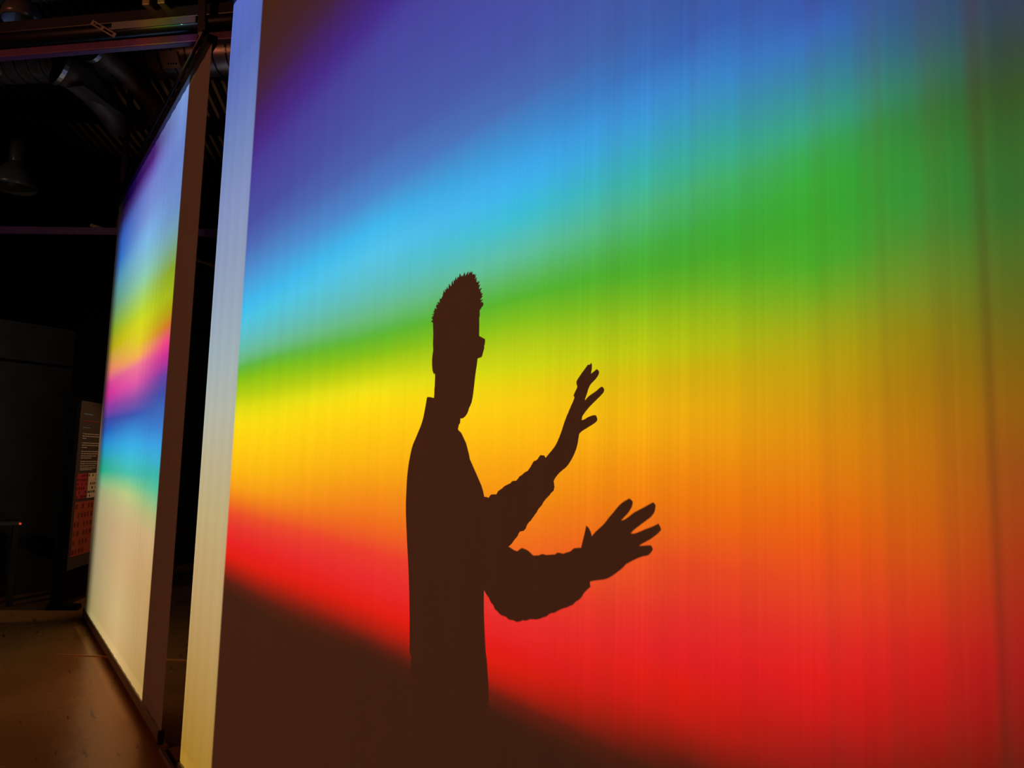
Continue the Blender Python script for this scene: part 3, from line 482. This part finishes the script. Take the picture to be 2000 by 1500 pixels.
hr = obj('steel_rail', bar(NB(), (-10.3, -1.725, 3.84), (-7.0, 2.466, 3.84), 0.05, 0.085, 0.006), M_purple)
tag(hr, 'long horizontal magenta steel rail crossing the dark hall behind the far screen', 'rail')
vp = obj('steel_pole', tube(NB(), [(-8.83, 0.142, 3.884), (-8.83, 0.142, 7.1)], 0.032, 12), M_purple, None, True)
tag(vp, 'vertical dark magenta pole rising from the rail to the ceiling', 'pole')
o = obj('wooden_rod', tube(NB(), [(-8.985, -0.11, 3.9015), (-10.9, 3.01, 3.9015)], 0.018, 10), M_wood, None, True)
tag(o, 'long thin wooden rod lying on the magenta rail and passing behind the far screen', 'rod')

# ------------------------------------------------------------------ information board far left
kd = Vector((-0.889, 0.459, 0)).normalized(); kn = Vector((-kd.y, kd.x, 0))
if kn.x < 0: kn = -kn
K0 = Vector((-8.25, -0.14, 0))
board = empty('information_board', K0, 'dark standing board with lines of text above red and cream printed blocks beside far screen', 'board')
Bk = Matrix((kd, kn, Vector((0, 0, 1)))).transposed()
def kb(bm, s0, s1, z0, z1, off, t=0.004):
    return box(bm, kd*((s0+s1)/2) + kn*off + Vector((0, 0, (z0+z1)/2)), (s1-s0, t, z1-z0), Bk)
M_frameblack = mat('black_board_frame', (0.004, 0.004, 0.004), 0.8, spec=0.1)
obj('frame', kb(NB(), -0.02, 1.25, 0.05, 2.02, -0.045, 0.09), M_frameblack, board)
obj('printed_face', kb(NB(), 0.05, 1.22, 0.35, 1.965, 0.003, 0.006), M_board, board)
obj('top_edge', kb(NB(), 0.05, 1.22, 1.965, 1.972, 0.004, 0.008), M_bar, board)
obj('foot', box(NB(), kd*0.02 + kn*0.02 + Vector((0, 0, 0.025)), (0.10, 0.28, 0.05), Bk, 0.01), M_frameblack, board)
obj('foot', box(NB(), kd*1.20 + kn*0.02 + Vector((0, 0, 0.025)), (0.10, 0.28, 0.05), Bk, 0.01), M_frameblack, board)
t = NB()
rows = [1.655, 1.632, 1.610, 1.565, 1.543, 1.520, 1.482, 1.460, 1.438, 1.418, 1.383, 1.362, 1.340, 1.318, 1.302]
ends = [0.52, 0.55, 0.22, 0.54, 0.55, 0.26, 0.56, 0.53, 0.50, 0.38, 0.54, 0.55, 0.50, 0.52, 0.42]
random.seed(3)
for z, e_ in zip(rows, ends):
    s = 0.135
    while s < e_:
        wl = random.uniform(0.018, 0.055); kb(t, s, min(s+wl, e_), z-0.0045, z+0.0045, 0.008, 0.002); s += wl + 0.009
tag(obj('text_lines', t, M_type, board), kind='stuff')
t = NB(); kb(t, 0.12, 0.34, 1.842, 1.856, 0.008, 0.002); kb(t, 0.12, 0.30, 1.71, 1.72, 0.008, 0.002); tag(obj('heading', t, M_blueline, board), kind='stuff')
t = NB(); kb(t, 0.12, 0.52, 1.778, 1.784, 0.008, 0.002); obj('heading_rule', t, M_redline, board)
def block(name, s0, s1, z0, z1, m, nr, nc, mm):
    o = obj(name, kb(NB(), s0, s1, z0, z1, 0.008, 0.003), m, board); b_ = NB()
    for i in range(nr):
        for j in range(nc):
            if random.random() < 0.62:
                cw = (s1-s0)/nc; rh = (z1-z0)/nr; sa = s0 + cw*(j + 0.2); wj = cw*random.uniform(0.3, 0.65)
                za = z0 + rh*(i + 0.25); kb(b_, sa, sa+wj, za, za + rh*0.5, 0.011, 0.002)
    tag(obj('marks', b_, mm, o), kind='stuff')
block('red_block', 0.095, 0.335, 1.02, 1.266, M_redprint, 6, 5, mat('dark_red_print', (0.16, 0.02, 0.03), 0.6))
block('cream_block', 0.352, 0.60, 1.02, 1.266, M_cream, 6, 6, M_ink)
block('orange_block', 0.095, 0.60, 0.47, 0.992, M_orange, 6, 7, mat('dark_orange_print', (0.24, 0.04, 0.02), 0.6))

# ------------------------------------------------------------------ equipment table far left
tb = empty('equipment_table', (-8.76, -0.72, 0), 'small dark wooden table with a tiny red light at the far left', 'table')
obj('tabletop', box(NB(), (0, 0, 0.78), (0.34, 0.44, 0.035), bevel=0.004), M_wall, tb)
for sx in (-0.14, 0.14):
    for sy in (-0.19, 0.19): obj('leg', box(NB(), (sx, sy, 0.38), (0.05, 0.05, 0.765), bevel=0.004), M_black, tb)
mled = bpy.data.materials.new('red_indicator'); mled.use_nodes = True; b_ = mled.node_tree.nodes['Principled BSDF']
b_.inputs['Base Color'].default_value = (0.5, 0.02, 0.01, 1); b_.inputs['Emission Color'].default_value = (1, 0.08, 0.03, 1); b_.inputs['Emission Strength'].default_value = 0.6
led = bmesh.new(); bmesh.ops.create_uvsphere(led, u_segments=10, v_segments=6, radius=0.011, matrix=Matrix.Translation((0.172, 0.215, 0.778)))
obj('indicator_light', led, mled, tb)
obj('device', box(NB(), (-0.02, -0.03, 0.83), (0.2, 0.24, 0.07), bevel=0.006), M_black, tb)

# ------------------------------------------------------------------ the man behind the near screen
def real(x, z, y):
    """where a point that throws its shadow on (x, z) of the screen stands when it is y behind the screen"""
    s = (LAMP_A.y - y)/LAMP_A.y
    return Vector((LAMP_A.x + (x - LAMP_A.x)*s, y, LAMP_A.z + (z - LAMP_A.z)*s))
def catmull(p0, p1, p2, p3, t):
    return tuple(0.5*((2*b) + (-a+c)*t + (2*a-5*b+4*c-d)*t*t + (-a+3*b-3*c+d)*t**3) for a, b, c, d in zip(p0, p1, p2, p3))
def loft(bm, secs, sub=3, n=20, scale=1.0, power=2.0, rough=0.0):
    """secs: (x1, z1, x2, z2, y, half depth); a closed tube whose outline seen from the lamp runs through the two points"""
    P = []
    for i in range(len(secs)-1):
        p0, p1, p2, p3 = secs[max(i-1, 0)], secs[i], secs[i+1], secs[min(i+2, len(secs)-1)]
        for k in range(sub): P.append(catmull(p0, p1, p2, p3, k/sub))
    P.append(secs[-1]); rings = []
    for x1, z1, x2, z2, y, hd in P:
        a, b = real(x1, z1, y), real(x2, z2, y); c = (a+b)/2; h = (a-b)/2*scale; hd = max(hd*scale, 0.001); ring = []
        for k in range(n):
            f = 2*PI*k/n; cc, ss = math.cos(f), math.sin(f)
            cc = math.copysign(abs(cc)**(2/power), cc); ss = math.copysign(abs(ss)**(2/power), ss)
            p = c + h*cc + Vector((0, hd*ss, 0))
            if rough: p += h.normalized()*cc*rough*noise.noise(p*55) + h.normalized()*cc*rough*0.7*noise.noise(p*130)
            ring.append(bm.verts.new(p))
        rings.append(ring)
    for r0, r1 in zip(rings, rings[1:]):
        for k in range(n): bm.faces.new((r0[k], r0[(k+1) % n], r1[(k+1) % n], r1[k]))
    bm.faces.new(rings[0][::-1]); bm.faces.new(rings[-1])
    return bm
def S(name, ys, hds):
    """outline sections with depth data interpolated from short lists"""
    L = OUTLINE[name]; n = len(L)
    def at(v, t):
        if not isinstance(v, (list, tuple)): return v
        f = t*(len(v)-1); i = min(int(f), len(v)-2); return v[i] + (v[i+1]-v[i])*(f-i)
    return [(*p, at(ys, i/(n-1)), at(hds, i/(n-1))) for i, p in enumerate(L)]
def sphere(bm, c, r, s=(1, 1, 1), rot=None):
    bmesh.ops.create_uvsphere(bm, u_segments=16, v_segments=10, radius=r, matrix=Matrix.Translation(c) @ (rot.to_4x4() if rot else Matrix()) @ Matrix.Diagonal((*s, 1)))
def fuse(name, bm, voxel, m, parent, smooth_iter=3):
    me = bpy.data.meshes.new(name); bmesh.ops.recalc_face_normals(bm, faces=bm.faces); bm.to_mesh(me); bm.free()
    tmp = bpy.data.objects.new(name, me); C.objects.link(tmp)
    r = tmp.modifiers.new('r', 'REMESH'); r.mode = 'VOXEL'; r.voxel_size = voxel
    if smooth_iter:
        s = tmp.modifiers.new('s', 'SMOOTH'); s.factor = 0.4; s.iterations = smooth_iter
    dg = bpy.context.evaluated_depsgraph_get(); new = bpy.data.meshes.new_from_object(tmp.evaluated_get(dg))
    bpy.data.objects.remove(tmp); new.name = name
    return link(name, new, m, parent, True)

M_skin = mat('skin', (0.42, 0.24, 0.17), 0.5, noise_scale=30, noise_amt=0.06)
M_hair = mat('dark_brown_hair', (0.035, 0.022, 0.014), 0.5, noise_scale=60, noise_amt=0.3)
M_shirt = mat('dark_blue_shirt_cloth', (0.035, 0.04, 0.06), 0.85, noise_scale=40, noise_amt=0.2)
M_trousers = mat('dark_trouser_cloth', (0.03, 0.03, 0.035), 0.85, noise_scale=40, noise_amt=0.2)
M_shoe = mat('black_shoe_leather', (0.015, 0.013, 0.012), 0.4)
M_frame = mat('black_spectacle_frame', (0.01, 0.01, 0.01), 0.3)

YB = 0.70                                              # depth of the spine behind the screen
man = empty('person', (-1.36, YB, 0), 'man in shirt and glasses standing behind the large screen with both hands raised', 'person')
mi = man.matrix_world.inverted()
def mpart(bm): bmesh.ops.transform(bm, matrix=mi, verts=bm.verts); return bm
body = NB()
loft(body, S('head', YB, [0.050, 0.066, 0.074, 0.078, 0.080, 0.080, 0.078, 0.074, 0.068, 0.060, 0.050, 0.036, 0.018]), n=24)
loft(body, S('neck', YB, [0.052, 0.056, 0.060, 0.062]), n=20, scale=0.96)
loft(body, S('torso', YB, [0.07, 0.075, 0.10, 0.16, 0.20, 0.215, 0.21, 0.20, 0.19, 0.18, 0.175, 0.17]), n=24, scale=0.93)
loft(body, S('hips', YB, [0.165, 0.172, 0.178, 0.175]), n=24, scale=0.93)
Y1 = [0.50, 0.47]; Y2 = [0.90, 0.90]
loft(body, S('upper1', [0.53, 0.50], [0.055, 0.05]), scale=0.74); loft(body, S('fore1', [0.50, 0.47], [0.048, 0.036]), scale=0.82)
loft(body, S('upper2', [0.87, 0.90], [0.055, 0.05]), scale=0.74); loft(body, S('arm2', [0.90, 0.90], [0.055, 0.042]), scale=0.80)
loft(body, S('hand1', [0.47, 0.45], [0.026, 0.021, 0.020, 0.022, 0.028, 0.034, 0.036, 0.036, 0.033]), n=20)
fing = NB()
loft(fing, S('thumb1', [0.44, 0.420], [0.013, 0.010, 0.008, 0.004]), n=12)
loft(fing, S('f13', [0.450, 0.445], [0.011, 0.009, 0.008, 0.005]), n=12)
loft(fing, S('f12', [0.465, 0.470], [0.011, 0.009, 0.008, 0.004]), n=12)
loft(fing, S('f11', [0.480, 0.490], [0.011, 0.009, 0.008, 0.004]), n=12)
tube(fing, [real(-1.005, 1.64, 0.475), real(-0.990, 1.655, 0.490), real(-0.978, 1.668, 0.500), real(-0.975, 1.671, 0.502)], [0.010, 0.009, 0.007, 0.002], 12)   # little finger, behind the others
loft(body, S('hand2', 0.90, [0.024, 0.023, 0.024, 0.022, 0.018, 0.014]), n=20)
loft(fing, S('f2A', [0.900, 0.905], [0.012, 0.010, 0.009, 0.005]), n=12)
loft(fing, S('f2B', [0.900, 0.903], [0.012, 0.010, 0.009, 0.005]), n=12)
loft(fing, S('f2C', [0.900, 0.898], [0.012, 0.010, 0.009, 0.005]), n=12)
loft(fing, S('f2D', [0.895, 0.885], [0.011, 0.009, 0.008, 0.004]), n=12)
tube(fing, [real(-0.965, 1.355, 0.895), real(-0.945, 1.362, 0.865), real(-0.925, 1.368, 0.842), real(-0.912, 1.372, 0.825), real(-0.909, 1.373, 0.820)], [0.013, 0.011, 0.010, 0.007, 0.002], 12)  # thumb
# face, turned towards the screen and along it
hc = real(-1.438, 1.765, YB); fd = Vector((0.50, -0.866, 0)); fs = Vector((0.866, 0.50, 0)); Z = Vector((0, 0, 1))
Bf = Matrix((fd, fs, Z)).transposed()
sphere(body, hc + fd*0.082 + Z*-0.035, 0.020, (1.1, 0.75, 1.0), Bf)                              # nose tip
tube(body, [hc + fd*0.070 + Z*0.018, hc + fd*0.085 + Z*-0.032], [0.010, 0.014], 10)               # nose bridge
sphere(body, hc + fd*0.068 + Z*-0.073, 0.020, (0.7, 1.3, 0.32), Bf); sphere(body, hc + fd*0.067 + Z*-0.084, 0.019, (0.7, 1.2, 0.36), Bf)
sphere(body, hc + fd*0.056 + Z*-0.118, 0.026, (0.9, 1.0, 0.8), Bf)                               # chin
sphere(body, hc + fd*0.066 + Z*0.016, 0.034, (0.5, 1.6, 0.28), Bf)                               # brow
for sg in (-1, 1):
    sphere(body, hc + fs*sg*(0.082 if sg > 0 else 0.084) - fd*0.012 + Z*-0.022, 0.030, (0.62, 0.30, 1.0), Bf)             # ears
# legs down to the floor
for sg, ya in ((1, 0.80), (-1, 0.60)):
    hx = -1.405
    tube(body, [(hx, ya, 1.0), (hx+0.005, ya, 0.90), (hx+0.01, ya, 0.70), (hx+0.015, ya, 0.52), (hx, ya, 0.36), (hx-0.005, ya, 0.20), (hx-0.01, ya, 0.08), (hx-0.005, ya, 0.035)],
         [0.085, 0.088, 0.075, 0.055, 0.055, 0.044, 0.036, 0.036], 18)
    tube(body, [(hx-0.04, ya, 0.05), (hx+0.06, ya, 0.045), (hx+0.16, ya, 0.03)], [0.034, 0.034, 0.026], 14)
bo = fuse('body', mpart(body), 0.0042, M_skin, man, 1)
mpart(fing); bmesh.ops.recalc_face_normals(fing, faces=fing.faces); fm = bpy.data.meshes.new('fingers'); fing.to_mesh(fm); fing.free()
jb = NB(); jb.from_mesh(bo.data); jb.from_mesh(fm); jb.to_mesh(bo.data); jb.free(); bpy.data.meshes.remove(fm)   # one body mesh, fingers rooted in the palms
for p in bo.data.polygons: p.use_smooth = True

shirt = NB()
loft(shirt, S('torso', YB, [0.075, 0.08, 0.11, 0.17, 0.21, 0.225, 0.22, 0.21, 0.20, 0.19, 0.185, 0.18]), n=28)
loft(shirt, S('upper1', [0.53, 0.50], [0.062, 0.055])); loft(shirt, S('fore1', [0.50, 0.47], [0.055, 0.046]), sub=10, n=36, rough=0.007)
loft(shirt, S('upper2', [0.87, 0.90], [0.062, 0.058])); loft(shirt, S('arm2', [0.90, 0.90], [0.062, 0.052]), sub=10, n=36, rough=0.006)
sphere(shirt, real(-1.46, 1.475, 0.585), 0.085, (1, 0.8, 1)); sphere(shirt, real(-1.46, 1.475, 0.83), 0.085, (1, 0.8, 1))
fuse('shirt', mpart(shirt), 0.0038, M_shirt, man, 1)
cf = NB(); loft(cf, S('cuff2', 0.90, [0.044, 0.038, 0.028, 0.014, 0.005]), n=14); obj('cuff', mpart(cf), M_shirt, man, True)
cl = NB(); L = OUTLINE['torso'][:2]
loft(cl, [(L[0][0], L[0][1], L[0][2], L[0][3], YB, 0.078), (L[0][0]-0.003, L[0][1]-0.02, L[0][2]+0.001, L[0][3]-0.02, YB, 0.08), (L[1][0], L[1][1], L[1][2], L[1][3], YB, 0.084)], n=28)
obj('collar', mpart(cl), M_shirt, man, True)
tr = NB(); loft(tr, S('hips', YB, [0.175, 0.182, 0.188, 0.182]), n=28)
for ya in (0.80, 0.60):
    hx = -1.405
    tube(tr, [(hx, ya, 0.97), (hx+0.005, ya, 0.90), (hx+0.01, ya, 0.70), (hx+0.015, ya, 0.52), (hx, ya, 0.36), (hx-0.005, ya, 0.20), (hx-0.01, ya, 0.085)],
         [0.098, 0.099, 0.086, 0.072, 0.070, 0.066, 0.064], 22)
fuse('trousers', mpart(tr), 0.0075, M_trousers, man, 3)
for ya in (0.80, 0.60):
    sh = NB(); hx = -1.405
    sphere(sh, (hx+0.055, ya, 0.045), 0.05, (2.7, 0.92, 0.95)); sphere(sh, (hx-0.02, ya, 0.06), 0.05, (1.0, 0.85, 1.0))
    bmesh.ops.bisect_plane(sh, geom=sh.verts[:]+sh.edges[:]+sh.faces[:], plane_co=(0, 0, 0.002), plane_no=(0, 0, 1), clear_inner=True)
    s_ = obj('shoe', mpart(sh), M_shoe, man, True)
    so = NB(); sphere(so, (hx+0.05, ya, 0.008), 0.05, (2.75, 0.95, 0.16)); obj('sole', mpart(so), M_frame, s_, True)
# hair: swept-up quiff over a short back, with spiky ends
hair = NB()
loft(hair, S('hair', [YB-0.01, YB, YB+0.005, YB+0.005], [0.020, 0.046, 0.062, 0.073, 0.080, 0.083, 0.085, 0.085, 0.084, 0.083, 0.080, 0.070]), n=28)
hair.verts.ensure_lookup_table(); zlim = real(-1.4, 1.80, YB).z
cands = [v.co.copy() for v in hair.verts if v.co.z > zlim and 0.035 < abs(v.co.y - YB)]
H_ = OUTLINE['hair']; random.seed(11)
top = [(H_[1][0], H_[1][1]), (H_[0][0], H_[0][1]), (H_[0][2], H_[0][3]), (H_[1][2], H_[1][3]), (H_[2][2], H_[2][3]), (H_[3][2], H_[3][3]), (H_[4][2], H_[4][3]), (H_[5][2], H_[5][3]), (H_[6][2], H_[6][3])]
cen = (-1.42, 1.83)
def spike(p, ln, y, wd_):
    d = Vector((p[0]-cen[0], p[1]-cen[1])).normalized(); d = (d + (Vector((random.uniform(0.2, 0.7), random.uniform(-0.1, 0.5))) if p[0] > cen[0] else Vector((random.uniform(-0.3, 0.3), random.uniform(0.0, 0.5))))).normalized()
    a = (p[0]-d.x*0.012, p[1]-d.y*0.012); b = (p[0]+d.x*ln, p[1]+d.y*ln)
    tube(hair, [real(*a, y), real((a[0]+b[0])/2, (a[1]+b[1])/2, y), real(*b, y)], [wd_, wd_*0.7, 0.0006], 6)
for i in range(len(top)-1):
    for k in range(20 if i < 3 else 8):
        t_ = random.random(); p = (top[i][0]+(top[i+1][0]-top[i][0])*t_, top[i][1]+(top[i+1][1]-top[i][1])*t_)
        spike(p, random.uniform(0.004, 0.015), YB + random.uniform(-0.02, 0.02), random.uniform(0.004, 0.007))
for i in range(2, 8):
    for k in range(6):
        t_ = random.random(); p = (H_[i][0]+(H_[i+1][0]-H_[i][0])*t_, H_[i][1]+(H_[i+1][1]-H_[i][1])*t_)
        spike(p, random.uniform(0.004, 0.012), YB + random.uniform(-0.01, 0.01), random.uniform(0.0022, 0.0036))
hcen = Vector((hc.x, YB, hc.z + 0.01))
for p in random.sample(cands, min(200, len(cands))):
    d = ((p - hcen).normalized()*0.5 + Vector((random.uniform(-0.2, 0.25), 0.0, 0.40))).normalized()
    tube(hair, [p - d*0.006, p + d*0.004, p + d*random.uniform(0.007, 0.010)], [0.0045, 0.003, 0.0006], 5)
obj('hair', mpart(hair), M_hair, man, True)
bd_ = NB(); sphere(bd_, hc + fd*0.057 + Z*-0.120, 0.0265, (0.95, 1.1, 0.8), Bf)
obj('beard', mpart(bd_), M_hair, man, True)
for sg in (-1, 1):
    ey = NB(); sphere(ey, hc + fd*0.072 + fs*sg*0.033 + Z*-0.014, 0.012); obj('eye', mpart(ey), mat('eye_white', (0.7, 0.68, 0.64), 0.2), man, True)
G = OUTLINE['glasses']                                  # square-rimmed spectacles; the outer corner stands proud of the cheek
tip = real(G[0][2], G[0][3], YB - 0.02); low = real(G[2][2], G[2][3], YB - 0.02)
d0 = (tip.x - hc.x - 0.064*fs.x)/fd.x
zt, zb = tip.z - hc.z, low.z - hc.z; zm = (zt+zb)/2
gl = NB(); M_lens = mat('dark_lens_glass', (0.02, 0.02, 0.022), 0.08, coat=0.5)
outline = [(0.012, zt), (0.038, zt + 0.001), (0.064, zt), (0.062, zm), (0.055, zb), (0.036, zb - 0.001), (0.018, zb), (0.012, zm)]
lenses = []
for sg in (-1, 1):
    ring = [hc + fd*d0 + fs*sg*s_ + Z*z_ for s_, z_ in outline]
    tube(gl, ring + ring[:2], 0.0016, 6)
    ln = NB(); v0 = [ln.verts.new(p + fd*0.0008) for p in ring]; v1 = [ln.verts.new(p - fd*0.0008) for p in ring]
    ln.faces.new(v0); ln.faces.new(v1[::-1])
    for k in range(8): ln.faces.new((v0[k], v1[k], v1[(k+1) % 8], v0[(k+1) % 8]))
    lenses.append(ln)
    for dz, th in ((-0.003, 0.010),):
        bar(gl, hc + fd*d0 + fs*sg*0.064 + Z*(zt+dz), hc + fs*sg*(0.070 if sg > 0 else 0.080) + fd*0.012 + Z*(zt+dz+0.004), 0.003, th)
tube(gl, [hc + fd*d0 - fs*0.012 + Z*(zt-0.006), hc + fd*(d0+0.004) + Z*(zt-0.003), hc + fd*d0 + fs*0.012 + Z*(zt-0.006)], 0.0018, 6)
g_ = obj('glasses', mpart(gl), M_frame, man)
for ln in lenses: obj('lens', mpart(ln), M_lens, g_)
